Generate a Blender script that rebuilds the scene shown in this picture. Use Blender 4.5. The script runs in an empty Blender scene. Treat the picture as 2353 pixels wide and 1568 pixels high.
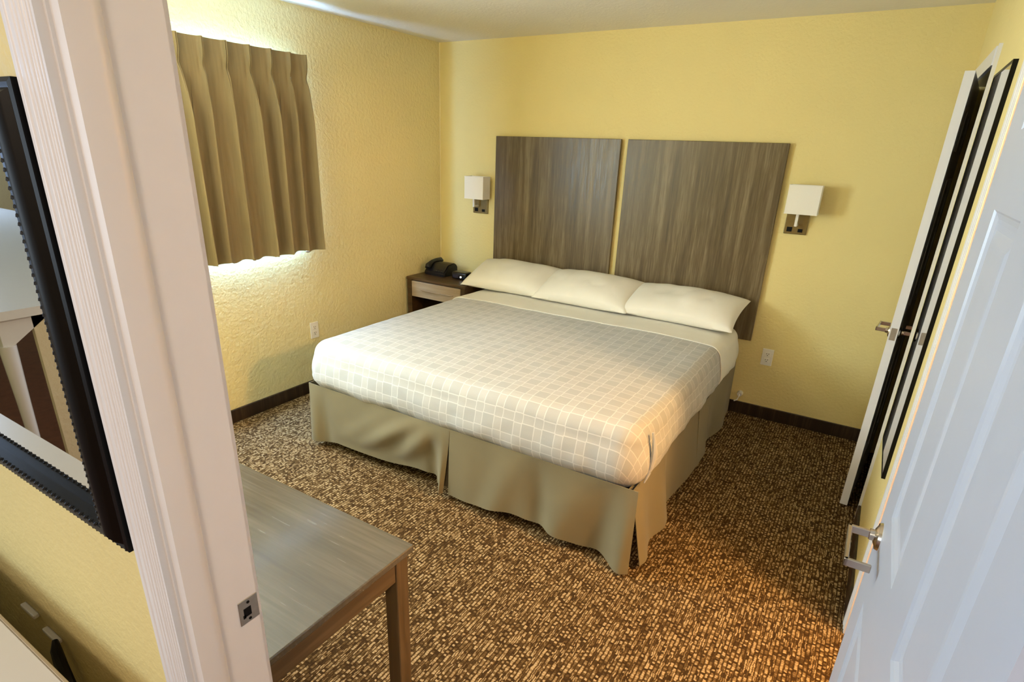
import bpy, bmesh, math, random
from mathutils import Vector, Matrix, noise as mnoise

random.seed(7)
S = bpy.context.scene
COL = S.collection
PI = math.pi

# ------------------------------------------------------------------ camera
CAM = Vector((3.2049, -4.0796, 1.6924))
yaw, pitch, roll, FPX, PX, PY = 0.5464, -0.3776, 0.0371, 1329.944, 1163.42, 868.47
fw = Vector((-math.sin(yaw)*math.cos(pitch), math.cos(yaw)*math.cos(pitch), math.sin(pitch)))
rt = Vector((math.cos(yaw), math.sin(yaw), 0))
up = rt.cross(fw)
r2 = math.cos(roll)*rt + math.sin(roll)*up
u2 = -math.sin(roll)*rt + math.cos(roll)*up
cd = bpy.data.cameras.new('camera')
cam = bpy.data.objects.new('camera', cd); COL.objects.link(cam)
cam.matrix_world = Matrix(((r2.x, u2.x, -fw.x, CAM.x), (r2.y, u2.y, -fw.y, CAM.y), (r2.z, u2.z, -fw.z, CAM.z), (0, 0, 0, 1)))
cd.sensor_width = 36.0
cd.lens = FPX/2353*36
cd.shift_x = (1176.5-PX)/2353
cd.shift_y = (PY-784)/2353
cd.clip_start = 0.02
S.camera = cam

# ------------------------------------------------------------------ world, lamps, exposure
S.view_settings.view_transform = 'Standard'
S.view_settings.look = 'None'
S.view_settings.gamma = 1.0
S.view_settings.use_curve_mapping = False
S.view_settings.exposure = 0.0
w = bpy.data.worlds.new('world'); S.world = w; w.use_nodes = True
bg = w.node_tree.nodes['Background']
bg.inputs['Color'].default_value = (0.75, 0.9, 1.0, 1)
bg.inputs['Strength'].default_value = 2.0


def area(name, loc, target, sx, sy, power, col):
    l = bpy.data.lights.new(name, 'AREA'); l.shape = 'RECTANGLE'; l.size = sx; l.size_y = sy
    l.energy = power; l.color = col
    o = bpy.data.objects.new(name, l); COL.objects.link(o); o.location = loc
    d = Vector(target) - Vector(loc)
    o.rotation_euler = d.to_track_quat('-Z', 'Y').to_euler()
    return o


def bulb(name, loc, power, col, r=0.06):
    l = bpy.data.lights.new(name, 'POINT'); l.energy = power; l.color = col; l.shadow_soft_size = r
    o = bpy.data.objects.new(name, l); COL.objects.link(o); o.location = loc
    return o


area('window_daylight', (-0.05, -1.92, 1.53), (1, -1.92, 1.53), 0.78, 0.86, 400, (0.29, 0.54, 1.0))
area('window_daylight', (-0.05, -2.93, 1.53), (1, -2.93, 1.53), 0.76, 0.86, 80, (0.72, 0.89, 1.0))
bulb('bedroom_fill_light', (0.95, -3.3, 2.15), 21, (1.0, 0.89, 0.70), 0.10)  # warm fill added below the ceiling; no lamp fixture is there
bulb('bathroom_lamp_light', (4.05, -2.22, 2.05), 145, (1.0, 0.60, 0.24), 0.07)
area('living_window_light', (0.6, -6.9, 1.5), (2.9, -3.4, 1.3), 2.2, 1.5, 34, (0.72, 0.85, 1.0))
area('living_ceiling_light', (3.4, -5.3, 2.40), (2.6, -4.2, 0), 0.5, 0.5, 46, (1.0, 0.82, 0.64))
area('living_far_window_light', (-4.9, -5.0, 1.75), (0, -4.6, 1.0), 1.0, 1.0, 70, (0.42, 0.62, 1.0))

# ------------------------------------------------------------------ helpers
WM = {}


def link(o, parent=None):
    COL.objects.link(o)
    if parent is not None:
        o.parent = parent
    return o


def empty(name, loc=(0, 0, 0), rz=0.0, label=None, cat=None, group=None, kind=None):
    o = bpy.data.objects.new(name, None); COL.objects.link(o)
    o.location = loc; o.rotation_euler = (0, 0, rz); o.empty_display_size = 0.05
    WM[o.name] = Matrix.Translation(loc) @ Matrix.Rotation(rz, 4, 'Z')
    return tag(o, label, cat, group, kind)


def tag(o, label=None, cat=None, group=None, kind=None):
    if label: o['label'] = label
    if cat: o['category'] = cat
    if group: o['group'] = group
    if kind: o['kind'] = kind
    return o


def obj(name, bm, mat, parent=None, local=False, smooth=False, label=None, kind=None, origin=None, loc_first=None):
    """link a bmesh (built in world coordinates, or in the parent's own frame if local) as ONE mesh object"""
    me = bpy.data.meshes.new(name)
    M = Matrix.Identity(4)
    if parent is not None:
        M = WM[parent.name]
        if not local:
            bm.transform(M.inverted())
    elif origin is not None:
        bm.transform(Matrix.Translation(-Vector(origin)))
        M = Matrix.Translation(origin)
    bmesh.ops.recalc_face_normals(bm, faces=bm.faces)
    bm.to_mesh(me); bm.free()
    if isinstance(mat, (list, tuple)):
        for m in mat: me.materials.append(m)
    elif mat: me.materials.append(mat)
    if smooth:
        for p in me.polygons: p.use_smooth = True
        try: me.set_sharp_from_angle(angle=math.radians(40))
        except Exception: pass
    o = bpy.data.objects.new(name, me)
    link(o, parent)
    if parent is None and origin is not None:
        o.location = origin
    WM[o.name] = M
    if label: o['label'] = label
    if kind: o['kind'] = kind
    return o


def box(bm, x0, x1, y0, y1, z0, z1, bev=0.0, seg=2, rot=None):
    b = bmesh.new()
    bmesh.ops.create_cube(b, size=1.0)
    for v in b.verts:
        v.co = Vector(((x0+x1)/2 + v.co.x*(x1-x0), (y0+y1)/2 + v.co.y*(y1-y0), (z0+z1)/2 + v.co.z*(z1-z0)))
    if bev > 0:
        bmesh.ops.bevel(b, geom=list(b.edges), offset=bev, segments=seg, affect='EDGES', profile=0.5)
    if rot: b.transform(rot)
    merge(bm, b)
    return bm


def merge(bm, b):
    me = bpy.data.meshes.new('tmp'); b.to_mesh(me); b.free(); bm.from_mesh(me); bpy.data.meshes.remove(me)


def B(*a, **k):
    return box(bmesh.new(), *a, **k)


def cyl(bm, p0, p1, r0, r1=None, n=20, caps=True):
    r1 = r0 if r1 is None else r1
    p0 = Vector(p0); p1 = Vector(p1); d = p1-p0
    b = bmesh.new()
    bmesh.ops.create_cone(b, cap_ends=caps, segments=n, radius1=r0, radius2=r1, depth=d.length)
    b.transform(Matrix.Translation((p0+p1)/2) @ d.to_track_quat('Z', 'Y').to_matrix().to_4x4())
    merge(bm, b)
    return bm


def tube(bm, pts, r, n=10, radii=None):
    pts = [Vector(p) for p in pts]
    rings = []
    for i, p in enumerate(pts):
        t = (pts[min(i+1, len(pts)-1)] - pts[max(i-1, 0)]).normalized()
        a = t.orthogonal().normalized() if abs(t.z) > .95 else t.cross(Vector((0, 0, 1))).normalized()
        c = t.cross(a).normalized()
        rr = radii[i] if radii else r
        rings.append([bm.verts.new(p + a*math.cos(2*PI*k/n)*rr + c*math.sin(2*PI*k/n)*rr) for k in range(n)])
    for i in range(len(rings)-1):
        for k in range(n):
            bm.faces.new((rings[i][k], rings[i][(k+1) % n], rings[i+1][(k+1) % n], rings[i+1][k]))
    bm.faces.new(rings[0][::-1]); bm.faces.new(rings[-1])
    return bm


def grid(bm, nu, nv, fn, uvfn=None):
    """nu x nv quads of fn(s,t), s,t in 0..1"""
    vs = [[bm.verts.new(fn(i/nu, j/nv)) for j in range(nv+1)] for i in range(nu+1)]
    uvl = bm.loops.layers.uv.verify() if uvfn else None
    for i in range(nu):
        for j in range(nv):
            f = bm.faces.new((vs[i][j], vs[i+1][j], vs[i+1][j+1], vs[i][j+1]))
            if uvl:
                for l, (a, c) in zip(f.loops, ((i, j), (i+1, j), (i+1, j+1), (i, j+1))):
                    l[uvl].uv = uvfn(a/nu, c/nv)
    return bm


def extrude_profile(bm, prof, z0, z1):
    """closed plan outline (x,y) extruded z0..z1"""
    a = [bm.verts.new((x, y, z0)) for x, y in prof]
    b = [bm.verts.new((x, y, z1)) for x, y in prof]
    n = len(prof)
    for i in range(n):
        bm.faces.new((a[i], a[(i+1) % n], b[(i+1) % n], b[i]))
    bm.faces.new(a[::-1]); bm.faces.new(b)
    return bm


def solidify(bm, t):
    bmesh.ops.recalc_face_normals(bm, faces=bm.faces)
    bmesh.ops.solidify(bm, geom=list(bm.faces), thickness=t)
    return bm


def sn(a, b, c, s=1.0):
    return mnoise.noise(Vector((a*s, b*s, c*s)))


# ------------------------------------------------------------------ materials
def srgb(r, g, b):
    f = lambda c: (c/255/12.92) if c/255 <= .04045 else ((c/255+.055)/1.055)**2.4
    return (f(r), f(g), f(b), 1)


class NT:
    def __init__(s, name):
        s.m = bpy.data.materials.new(name); s.m.use_nodes = True
        s.t = s.m.node_tree; s.n = s.t.nodes; s.l = s.t.links
        s.p = s.n['Principled BSDF']

    def node(s, typ, **k):
        n = s.n.new(typ)
        for a, v in k.items(): setattr(n, a, v)
        return n

    def lk(s, a, b): s.l.new(a, b)

    def val(s, sock, v):
        if hasattr(v, 'is_linked') or hasattr(v, 'links'): s.l.new(v, sock)
        else: sock.default_value = v

    def math(s, op, a, b=0.0, c=None):
        n = s.node('ShaderNodeMath', operation=op)
        s.val(n.inputs[0], a); s.val(n.inputs[1], b)
        if c is not None: s.val(n.inputs[2], c)
        return n.outputs[0]

    def coord(s, kind='Object', scale=(1, 1, 1), rot=(0, 0, 0), loc=(0, 0, 0)):
        tc = s.node('ShaderNodeTexCoord'); mp = s.node('ShaderNodeMapping')
        mp.inputs['Scale'].default_value = scale; mp.inputs['Rotation'].default_value = rot
        mp.inputs['Location'].default_value = loc
        s.lk(tc.outputs[kind], mp.inputs[0]); return mp.outputs[0]

    def noise(s, vec, scale, detail=2.0, rough=0.5):
        n = s.node('ShaderNodeTexNoise'); s.lk(vec, n.inputs['Vector'])
        n.inputs['Scale'].default_value = scale; n.inputs['Detail'].default_value = detail
        n.inputs['Roughness'].default_value = rough
        return n.outputs['Fac']

    def ramp(s, fac, stops):
        n = s.node('ShaderNodeValToRGB'); s.lk(fac, n.inputs[0])
        e = n.color_ramp.elements
        while len(e) > 1: e.remove(e[-1])
        e[0].position, e[0].color = stops[0]
        for p, c in stops[1:]:
            x = e.new(p); x.color = c
        return n.outputs[0]

    def mix(s, fac, a, b, typ='MIX'):
        n = s.node('ShaderNodeMix', data_type='RGBA', blend_type=typ)
        s.val(n.inputs[0], fac); s.val(n.inputs[6], a); s.val(n.inputs[7], b)
        return n.outputs[2]

    def bump(s, h, strength=0.3, dist=0.002):
        n = s.node('ShaderNodeBump'); n.inputs['Strength'].default_value = strength
        n.inputs['Distance'].default_value = dist
        s.lk(h, n.inputs['Height']); s.lk(n.outputs[0], s.p.inputs['Normal'])

    def base(s, c, rough=0.6, metal=0.0, spec=0.5, coat=0.0):
        s.val(s.p.inputs['Base Color'], c)
        s.p.inputs['Roughness'].default_value = rough
        s.p.inputs['Metallic'].default_value = metal
        s.p.inputs['Specular IOR Level'].default_value = spec
        s.p.inputs['Coat Weight'].default_value = coat
        s.p.inputs['Coat Roughness'].default_value = 0.2
        return s


def plain(name, c, rough=0.6, metal=0.0, spec=0.5, var=0.06, scale=30, bump=0.0, coat=0.0):
    t = NT(name)
    v = t.noise(t.coord(), scale, 3)
    col = t.mix(v, tuple(x*(1-var) for x in c[:3])+(1,), tuple(min(1, x*(1+var)) for x in c[:3])+(1,))
    t.base(col, rough, metal, spec, coat)
    if bump: t.bump(v, bump, 0.001)
    return t.m


def paint_wall(name, c, tex=0.55, scale=42):
    t = NT(name)
    co = t.coord()
    n1 = t.noise(co, scale, 3, 0.55)
    n2 = t.noise(co, 2.2, 2)
    h = t.ramp(n1, [(0.30, (0, 0, 0, 1)), (0.72, (1, 1, 1, 1))])
    col = t.mix(n2, tuple(x*0.95 for x in c[:3])+(1,), tuple(min(1, x*1.04) for x in c[:3])+(1,))
    t.base(col, 0.62, 0, 0.35)
    t.bump(h, tex, 0.0035)
    return t.m


YEL = srgb(228, 209, 144)
M_wall = paint_wall('yellow_orange_peel_paint', YEL, 0.35, 60)
M_wallL = paint_wall('yellow_knockdown_paint_paled', srgb(228, 215, 162), 0.8, 44)  # paler copy of the same wall paint, offsetting warm bounced light in its colour
M_ceil = paint_wall('ceiling_paint', srgb(232, 226, 212), 0.25, 60)
M_white = plain('white_gloss_trim_paint', srgb(224, 222, 224), 0.32, 0, 0.5, 0.02, 20)
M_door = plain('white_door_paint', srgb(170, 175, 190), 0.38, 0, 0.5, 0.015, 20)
M_plastic = plain('white_plastic', srgb(232, 228, 218), 0.35, 0, 0.5, 0.02)
M_dark = plain('dark_plastic', srgb(16, 15, 16), 0.28, 0, 0.5, 0.1)
M_hole = plain('black_socket', srgb(10, 8, 8), 0.7, 0, 0.2, 0.1)
M_steel = plain('satin_nickel', srgb(200, 192, 180), 0.24, 1.0, 0.5, 0.04, 60)
M_dull = plain('worn_strike_metal', srgb(176, 170, 160), 0.42, 0.9, 0.5, 0.12, 90)
M_bronze = plain('brushed_bronze_metal', srgb(128, 112, 74), 0.35, 0.85, 0.5, 0.1, 60)
M_shade = plain('white_lamp_shade_fabric', srgb(236, 230, 218), 0.8, 0, 0.2, 0.02, 200, 0.1)
M_dark_room = plain('unlit_closet_shade', srgb(60, 52, 40), 0.9, 0, 0.1, 0.05)  # darkness of the unlit closet put into its wall colour
M_living = paint_wall('cream_living_paint', srgb(222, 206, 168), 0.4)
M_white2 = plain('white_laminate', srgb(226, 222, 218), 0.25, 0, 0.5, 0.015)
M_beige = plain('beige_edge_band', srgb(176, 158, 128), 0.45, 0, 0.4, 0.08)
M_redfloor = plain('red_brown_floor', srgb(132, 84, 64), 0.55, 0, 0.4, 0.30, 18)
M_bathwall = plain('warm_bathroom_paint', srgb(226, 210, 170), 0.7, 0, 0.3, 0.03)
M_blackframe = plain('black_lacquer_frame', srgb(8, 6, 5), 0.36, 0, 0.22, 0.3, 80)

M_bead = plain('black_bead', srgb(16, 14, 11), 0.55, 0, 0.3)
t = NT('mirror_silver'); t.base(t.mix(t.noise(t.coord(), 2, 1), srgb(232, 232, 228), srgb(236, 236, 232)), 0.01, 1.0); M_mirror = t.m
t = NT('window_glass')
tr = t.node('ShaderNodeBsdfTransparent'); gl = t.node('ShaderNodeBsdfGlossy'); gl.inputs['Roughness'].default_value = 0.0
tr.inputs['Color'].default_value = (0.93, 0.98, 0.96, 1)
ms = t.node('ShaderNodeMixShader'); ms.inputs[0].default_value = 0.06
t.lk(tr.outputs[0], ms.inputs[1]); t.lk(gl.outputs[0], ms.inputs[2]); t.lk(ms.outputs[0], t.n['Material Output'].inputs['Surface'])
M_glass = t.m


def wood(name, dark, mid, light, axis='x', rough=0.4, coat=0.0, fine=1.0, spec=0.5):
    t = NT(name)
    k = 1.3*fine
    sc = {'x': (k, 26*fine, 26*fine), 'y': (26*fine, k, 26*fine), 'z': (26*fine, 26*fine, k)}[axis]
    sc2 = tuple(x*6 for x in sc)
    co = t.coord(scale=sc); co2 = t.coord(scale=sc2)
    a = t.noise(co, 1.0, 3, 0.55); b = t.noise(co2, 1.0, 2, 0.6)
    f = t.math('ADD', t.math('MULTIPLY', a, 0.62), t.math('MULTIPLY', b, 0.38))
    col = t.ramp(f, [(0.30, dark), (0.5, mid), (0.68, light)])
    t.base(col, rough, 0, spec, coat); t.p.inputs['Coat Roughness'].default_value = 0.12
    rr = t.ramp(b, [(0.3, (rough*.8,)*3+(1,)), (0.7, (min(1, rough*1.25),)*3+(1,))])
    t.lk(rr, t.p.inputs['Roughness'])
    t.bump(b, 0.05, 0.0004)
    return t.m


M_head = wood('headboard_grey_brown_laminate', srgb(66, 52, 30), srgb(96, 80, 52), srgb(128, 112, 84), 'z', 0.36)
M_desk = wood('desk_top_grey_laminate', srgb(80, 73, 61), srgb(90, 83, 70), srgb(104, 97, 84), 'x', 0.22, coat=0.5, fine=0.7)
M_deskleg = wood('desk_leg_brown_laminate', srgb(70, 53, 32), srgb(90, 70, 44), srgb(110, 88, 60), 'z', 0.42)
M_deskapron = wood('desk_apron_brown_laminate', srgb(74, 56, 34), srgb(92, 72, 46), srgb(112, 90, 62), 'y', 0.42)
M_night = wood('nightstand_dark_walnut', srgb(44, 28, 12), srgb(66, 45, 22), srgb(88, 64, 36), 'x', 0.38)
M_drawer = wood('drawer_front_light_oak', srgb(140, 116, 84), srgb(160, 137, 104), srgb(178, 156, 124), 'x', 0.45)
M_basebd = wood('dark_brown_baseboard', srgb(28, 16, 7), srgb(44, 29, 16), srgb(74, 58, 42), 'z', 0.4)

# carpet: interlaced dashes of pale and dark yarn
t = NT('woven_pattern_carpet')
co = t.coord()
sx = t.node('ShaderNodeSeparateXYZ'); t.lk(co, sx.inputs[0])


def yarn(a, b_, pw, pl, seed):
    """rows of short yarn dashes: pitch pw across, length pl along, each row shifted at random"""
    ca = t.math('DIVIDE', a, pw); ra = t.math('FLOOR', ca); fa = t.math('FRACT', ca)
    w1 = t.node('ShaderNodeTexWhiteNoise', noise_dimensions='1D'); t.lk(t.math('ADD', ra, seed), w1.inputs['W'])
    cb = t.math('ADD', t.math('DIVIDE', b_, pl), t.math('MULTIPLY', w1.outputs['Value'], 9.0))
    rb = t.math('FLOOR', cb); fb = t.math('FRACT', cb)
    cv = t.node('ShaderNodeCombineXYZ'); t.lk(ra, cv.inputs[0]); t.lk(rb, cv.inputs[1]); cv.inputs[2].default_value = seed
    w2 = t.node('ShaderNodeTexWhiteNoise', noise_dimensions='3D'); t.lk(cv.outputs[0], w2.inputs['Vector'])
    ea = t.math('MINIMUM', t.math('MULTIPLY', t.math('SINE', t.math('MULTIPLY', fa, PI)), 1.35), 1.0)
    eb = t.math('MINIMUM', t.math('ADD', t.math('MULTIPLY', t.math('SINE', t.math('MULTIPLY', fb, PI)), 2.2), 0.35), 1.0)
    return t.math('MULTIPLY', w2.outputs['Value'], t.math('MULTIPLY', ea, eb))


wp = t.math('MULTIPLY', t.math('SUBTRACT', t.noise(co, 55, 2), 0.5), 0.010)
wq = t.math('MULTIPLY', t.math('SUBTRACT', t.noise(t.coord(loc=(3, 5, 0)), 55, 2), 0.5), 0.010)
X_ = t.math('ADD', sx.outputs[0], wp); Y_ = t.math('ADD', sx.outputs[1], wq)
v1 = yarn(X_, Y_, 0.0145, 0.0090, 3.0)
v2 = yarn(X_, Y_, 0.00725, 0.0220, 11.0)
patch = t.noise(t.coord(scale=(40, 9, 1)), 1.0, 2, 0.5)
pm = t.ramp(patch, [(0.52, (0, 0, 0, 1)), (0.56, (1, 1, 1, 1))])
f1 = t.mix(pm, v1, v2)
speck = t.noise(co, 260, 2)
big = t.noise(t.coord(scale=(12, 12, 1)), 1.0, 2)
f4 = t.math('ADD', f1, t.math('MULTIPLY', t.math('SUBTRACT', speck, 0.5), 0.45))
fur = t.math('ABSOLUTE', t.math('SINE', t.math('MULTIPLY', X_, PI/0.0145)))
f4 = t.math('MULTIPLY', f4, t.math('ADD', 0.42, t.math('MULTIPLY', t.math('POWER', fur, 0.5), 0.68)))
f4 = t.math('ADD', f4, t.math('MULTIPLY', t.math('SUBTRACT', big, 0.5), 0.30))
col = t.ramp(f4, [(0.05, srgb(58, 40, 19)), (0.30, srgb(88, 66, 36)), (0.56, srgb(128, 103, 67)), (0.88, srgb(174, 149, 110))])
t.base(col, 0.95, 0, 0.1)
t.bump(f4, 0.5, 0.004)
M_carpet = t.m

# bedspread: interlocked little squares in white line on pale grey, laid out in metres in the UV map
t = NT('bedspread_square_pattern')
uv = t.node('ShaderNodeTexCoord')
su = t.node('ShaderNodeSeparateXYZ'); t.lk(uv.outputs['UV'], su.inputs[0])
P = 0.104


def lattice(off, half):
    ax = []
    for k in (0, 1):
        v = t.math('FRACT', t.math('ADD', t.math('DIVIDE', su.outputs[k], P), off+50.0))
        ax.append(t.math('MULTIPLY', t.math('ABSOLUTE', t.math('SUBTRACT', v, 0.5)), P))
    m = t.math('MAXIMUM', ax[0], ax[1])
    d = t.math('ABSOLUTE', t.math('SUBTRACT', m, half))
    return m, d


ma, da = lattice(0.0, 0.0320); mb, db = lattice(0.5, 0.0225)
ino = t.math('LESS_THAN', ma, 0.0320)
dmin = t.math('MINIMUM', da, t.math('ADD', db, ino))
line = t.ramp(t.math('MULTIPLY', dmin, 100), [(0.14, (1, 1, 1, 1)), (0.28, (0, 0, 0, 1))])
ina = t.math('LESS_THAN', ma, 0.0310)
weave = t.noise(t.coord(scale=(1, 1, 1)), 350, 2)
g1 = t.mix(ina, srgb(180, 179, 177), srgb(172, 172, 171))
c1 = t.mix(line, g1, srgb(204, 203, 200))
c2 = t.mix(t.math('MULTIPLY', weave, 0.2), c1, srgb(190, 188, 182))
t.base(c2, 0.85, 0, 0.15)
t.p.inputs['Sheen Weight'].default_value = 0.1
wr = t.noise(t.coord(), 9, 3)
t.bump(t.math('ADD', t.math('MULTIPLY', weave, 0.15), wr), 0.35, 0.006)
M_spread = t.m

t = NT('white_cotton')
n1 = t.noise(t.coord(), 7, 3); n2 = t.noise(t.coord(), 400, 1)
t.base(t.mix(n1, srgb(226, 222, 210), srgb(236, 232, 222)), 0.85, 0, 0.15)
t.bump(t.math('ADD', n1, t.math('MULTIPLY', n2, 0.06)), 0.35, 0.006)
M_cotton = t.m

t = NT('taupe_bed_skirt_fabric')
n1 = t.noise(t.coord(), 5, 2); n2 = t.noise(t.coord(), 600, 1)
t.base(t.mix(n1, srgb(118, 107, 80), srgb(130, 119, 90)), 0.8, 0, 0.2)
t.p.inputs['Sheen Weight'].default_value = 0.15
t.bump(n2, 0.15, 0.0008)
M_skirt = t.m

t = NT('tan_curtain_fabric')
n1 = t.noise(t.coord(scale=(60, 60, 4)), 1, 2); n2 = t.noise(t.coord(scale=(1, 1, 1)), 500, 2)
c = t.mix(n1, srgb(126, 112, 82), srgb(150, 135, 102))
t.base(c, 0.85, 0, 0.15)
t.p.inputs['Sheen Weight'].default_value = 0.1
t.bump(t.math('ADD', n2, n1), 0.25, 0.001)
M_curtain = t.m
M_lining = plain('grey_curtain_lining', srgb(148, 146, 140), 0.9, 0, 0.1, 0.02)

# ------------------------------------------------------------------ setting
H = 2.44
W = 3.454
YF0, YF1 = -3.742, -3.62           # wall with the doorway: living side, bedroom side
DX0, DX1, DZ = 2.43, 3.402, 2.05   # doorway
ST = 'structure'


def struct(name, bm, mat, **k):
    o = obj(name, bm, mat, **k); o['kind'] = ST
    return o


bm = B(-0.02, W+0.12, YF0, 0.02, -0.08, 0.0)
struct('floor', bm, M_carpet)
struct('ceiling', B(-5.3, 5.3, -7.1, 0.1, H, H+0.08), M_ceil)

bm = B(-0.12, 5.3, 0.0, 0.12, 0, H); struct('wall_back', bm, M_wall)
WY0, WY1, WZ0, WZ1 = -3.38, -1.47, 1.06, 2.00
bm = bmesh.new()
box(bm, -0.14, 0, WY1, 0.0, 0, H); box(bm, -0.14, 0, YF0, WY0, 0, H)
box(bm, -0.14, 0, WY0, WY1, 0, WZ0); box(bm, -0.14, 0, WY0, WY1, WZ1, H)
struct('wall_left', bm, M_wallL)
bm = bmesh.new()
box(bm, -0.14, DX0-0.02, YF0, YF1, 0, H); box(bm, DX1+0.02, W+0.10, YF0, YF1, 0, H)
box(bm, DX0-0.02, DX1+0.02, YF0, YF1, DZ+0.02, H)
box(bm, -5.3, -0.14, YF0, YF1, 0, H); box(bm, W+0.10, 5.3, YF0, YF1, 0, H)
struct('wall_front', bm, M_wall)
D2Y0, D2Y1, D2Z = -0.94, -0.13, 2.055
AY0, AY1 = -2.64, -1.915
bm = bmesh.new()
for (a, b_, z0, z1) in ((YF1, AY0, 0, H), (AY1, D2Y0, 0, H), (D2Y1, 0, 0, H), (AY0, AY1, 2.05, H), (D2Y0, D2Y1, D2Z, H)):
    box(bm, W, W+0.10, a, b_, z0, z1)
struct('wall_right', bm, M_wall)

# bathroom and closet behind the right wall
struct('wall_bathroom_far', B(5.2, 5.3, -3.62, 0.0, 0, H), M_bathwall)
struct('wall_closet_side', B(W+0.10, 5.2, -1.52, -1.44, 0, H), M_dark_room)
struct('wall_bathroom_side', B(W+0.10, 5.2, -1.60, -1.521, 0, H), M_bathwall)
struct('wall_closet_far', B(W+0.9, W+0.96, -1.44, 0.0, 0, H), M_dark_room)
struct('floor_bathroom', B(W+0.121, 5.2, -3.62, 0.0, -0.08, 0.0), plain('beige_tile', srgb(190, 170, 130), 0.3))

# living area
struct('floor_living', B(-5.2, 5.3, -7.1, YF0-0.001, -0.08, 0.0), M_redfloor)
struct('wall_living_left', B(-5.3, -5.2, -7.1, YF0, 0, H), M_living)
struct('wall_living_right', B(5.2, 5.3, -7.1, YF0, 0, H), M_living)
bm = bmesh.new()
box(bm, -5.2, -0.8, -7.1, -7.0, 0, H); box(bm, 2.0, 5.2, -7.1, -7.0, 0, H)
box(bm, -0.8, 2.0, -7.1, -7.0, 0, 0.7); box(bm, -0.8, 2.0, -7.1, -7.0, 2.25, H)
struct('wall_living_back', bm, M_living)

# pale strip painting a bright halo line into the corner, and baseboards
struct('corner_halo_strip', B(0.0, 0.007, -0.004, 0.0, 0.09, H), plain('cream_halo_line', srgb(240, 226, 178), 0.6))


def baseboard(name, x0, x1, y0, y1):
    return struct(name, B(x0, x1, y0, y1, 0.0, 0.088, bev=0.003, seg=1), M_basebd)


baseboard('baseboard_left', 0.0, 0.013, YF1, -0.013)
baseboard('baseboard_back', 0.0, W, -0.013, 0.0)
baseboard('baseboard_right', W-0.013, W, -1.845, -1.02)
baseboard('baseboard_front', 0.013, DX0-0.09, YF1, YF1+0.013)

# fluted casing, jamb with stop and strike plate
prof = []
CX0, CX1 = 2.358, 2.425
yb, yfz = YF0, -3.759
npt = 34
xs = [CX0 + (CX1-CX0)*i/npt for i in range(npt+1)]


def casing_depth(s):
    d = 0.0165 - 0.0035*s
    for c, wd, dp in ((0.14, .03, .0028), (0.34, .025, .0022), (0.46, .02, .0028), (0.60, .025, .0035), (0.70, .018, .002), (0.80, .02, .003), (0.90, .02, .003)):
        d -= dp*math.exp(-((s-c)/wd)**2)
    return d


n2_ = 90
prof = [(CX0, yb)] + [(CX0+(CX1-CX0)*i/n2_, yb-casing_depth(i/n2_)) for i in range(n2_+1)] + [(CX1, yb)]
struct('trim_2', extrude_profile(bmesh.new(), prof, 0.0, DZ+0.065), M_white, label='fluted white door casing')
prof = [(DX1+0.005+0.067*(1-i/30), yb-casing_depth(i/30)) for i in range(31)] + [(DX1+0.005, yb), (DX1+0.072, yb)]
struct('trim_3', extrude_profile(bmesh.new(), prof, 0.0, DZ+0.065), M_white)
struct('trim_4', B(CX1, DX1+0.005, YF0-0.014, YF0, DZ+0.002, DZ+0.065), M_white)
j = empty('trim_5', (DX0, -3.68, 0.0), kind=ST)
obj('jamb_board', B(DX0-0.02, DX0, YF0-0.003, YF1, 0, DZ+0.02), M_white, j)
sp = [(DX0, -3.741), (DX0+0.010, -3.737), (DX0+0.011, -3.708), (DX0+0.0085, -3.698), (DX0+0.005, -3.693), (DX0, -3.691)]
obj('door_stop', extrude_profile(bmesh.new(), sp, 0, DZ), M_white, j, smooth=True)
bm = bmesh.new()
box(bm, DX0, DX0+0.0018, -3.656, YF1+0.0005, 0.908, 0.958, bev=0.0007, seg=1)
stp = obj('strike_plate', bm, M_dull, j, label='worn metal strike plate')
bm = bmesh.new()
box(bm, DX0+0.0018, DX0+0.0022, -3.648, -3.634, 0.922, 0.940)
box(bm, DX0+0.0018, DX0+0.0022, -3.650, -3.645, 0.920, 0.927)
obj('latch_hole', bm, M_hole, stp)
for z in (0.915, 0.950):
    obj('screw', cyl(bmesh.new(), (DX0+0.0018, -3.638, z), (DX0+0.0026, -3.638, z), 0.0028, n=10), M_hole, stp)
struct('trim_6', B(DX1, DX1+0.02, YF0, YF1, 0, DZ+0.02), M_white)
struct('trim_7', B(DX0, DX1, YF0, YF1, DZ, DZ+0.02), M_white)
# bedroom side casing of the doorway (hidden from the photograph by the jamb)
struct('trim_8', B(DX0-0.078, DX0-0.012, YF1, YF1+0.013, 0, DZ+0.07), M_white)


# casing round the two openings in the right wall
def wall_casing(name, y0, y1, ztop, th=0.013):
    """side casings and head on the bedroom face of the right wall"""
    bm = bmesh.new()
    wd = 0.066
    for s, yy in ((-1, y0), (1, y1)):
        pr = []
        for i in range(25):
            q = i/24
            d = th*(1-0.35*q) - 0.003*math.exp(-((q-.35)/.05)**2) - 0.003*math.exp(-((q-.7)/.05)**2)
            pr.append((W-d, yy + s*(wd*(1-q))))
        pr += [(W, yy), (W, yy+s*wd)]
        extrude_profile(bm, pr, 0, ztop+wd)
    box(bm, W-th, W, y0+0.0, y1-0.0, ztop, ztop+wd)
    struct(name, bm, M_white)


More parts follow.
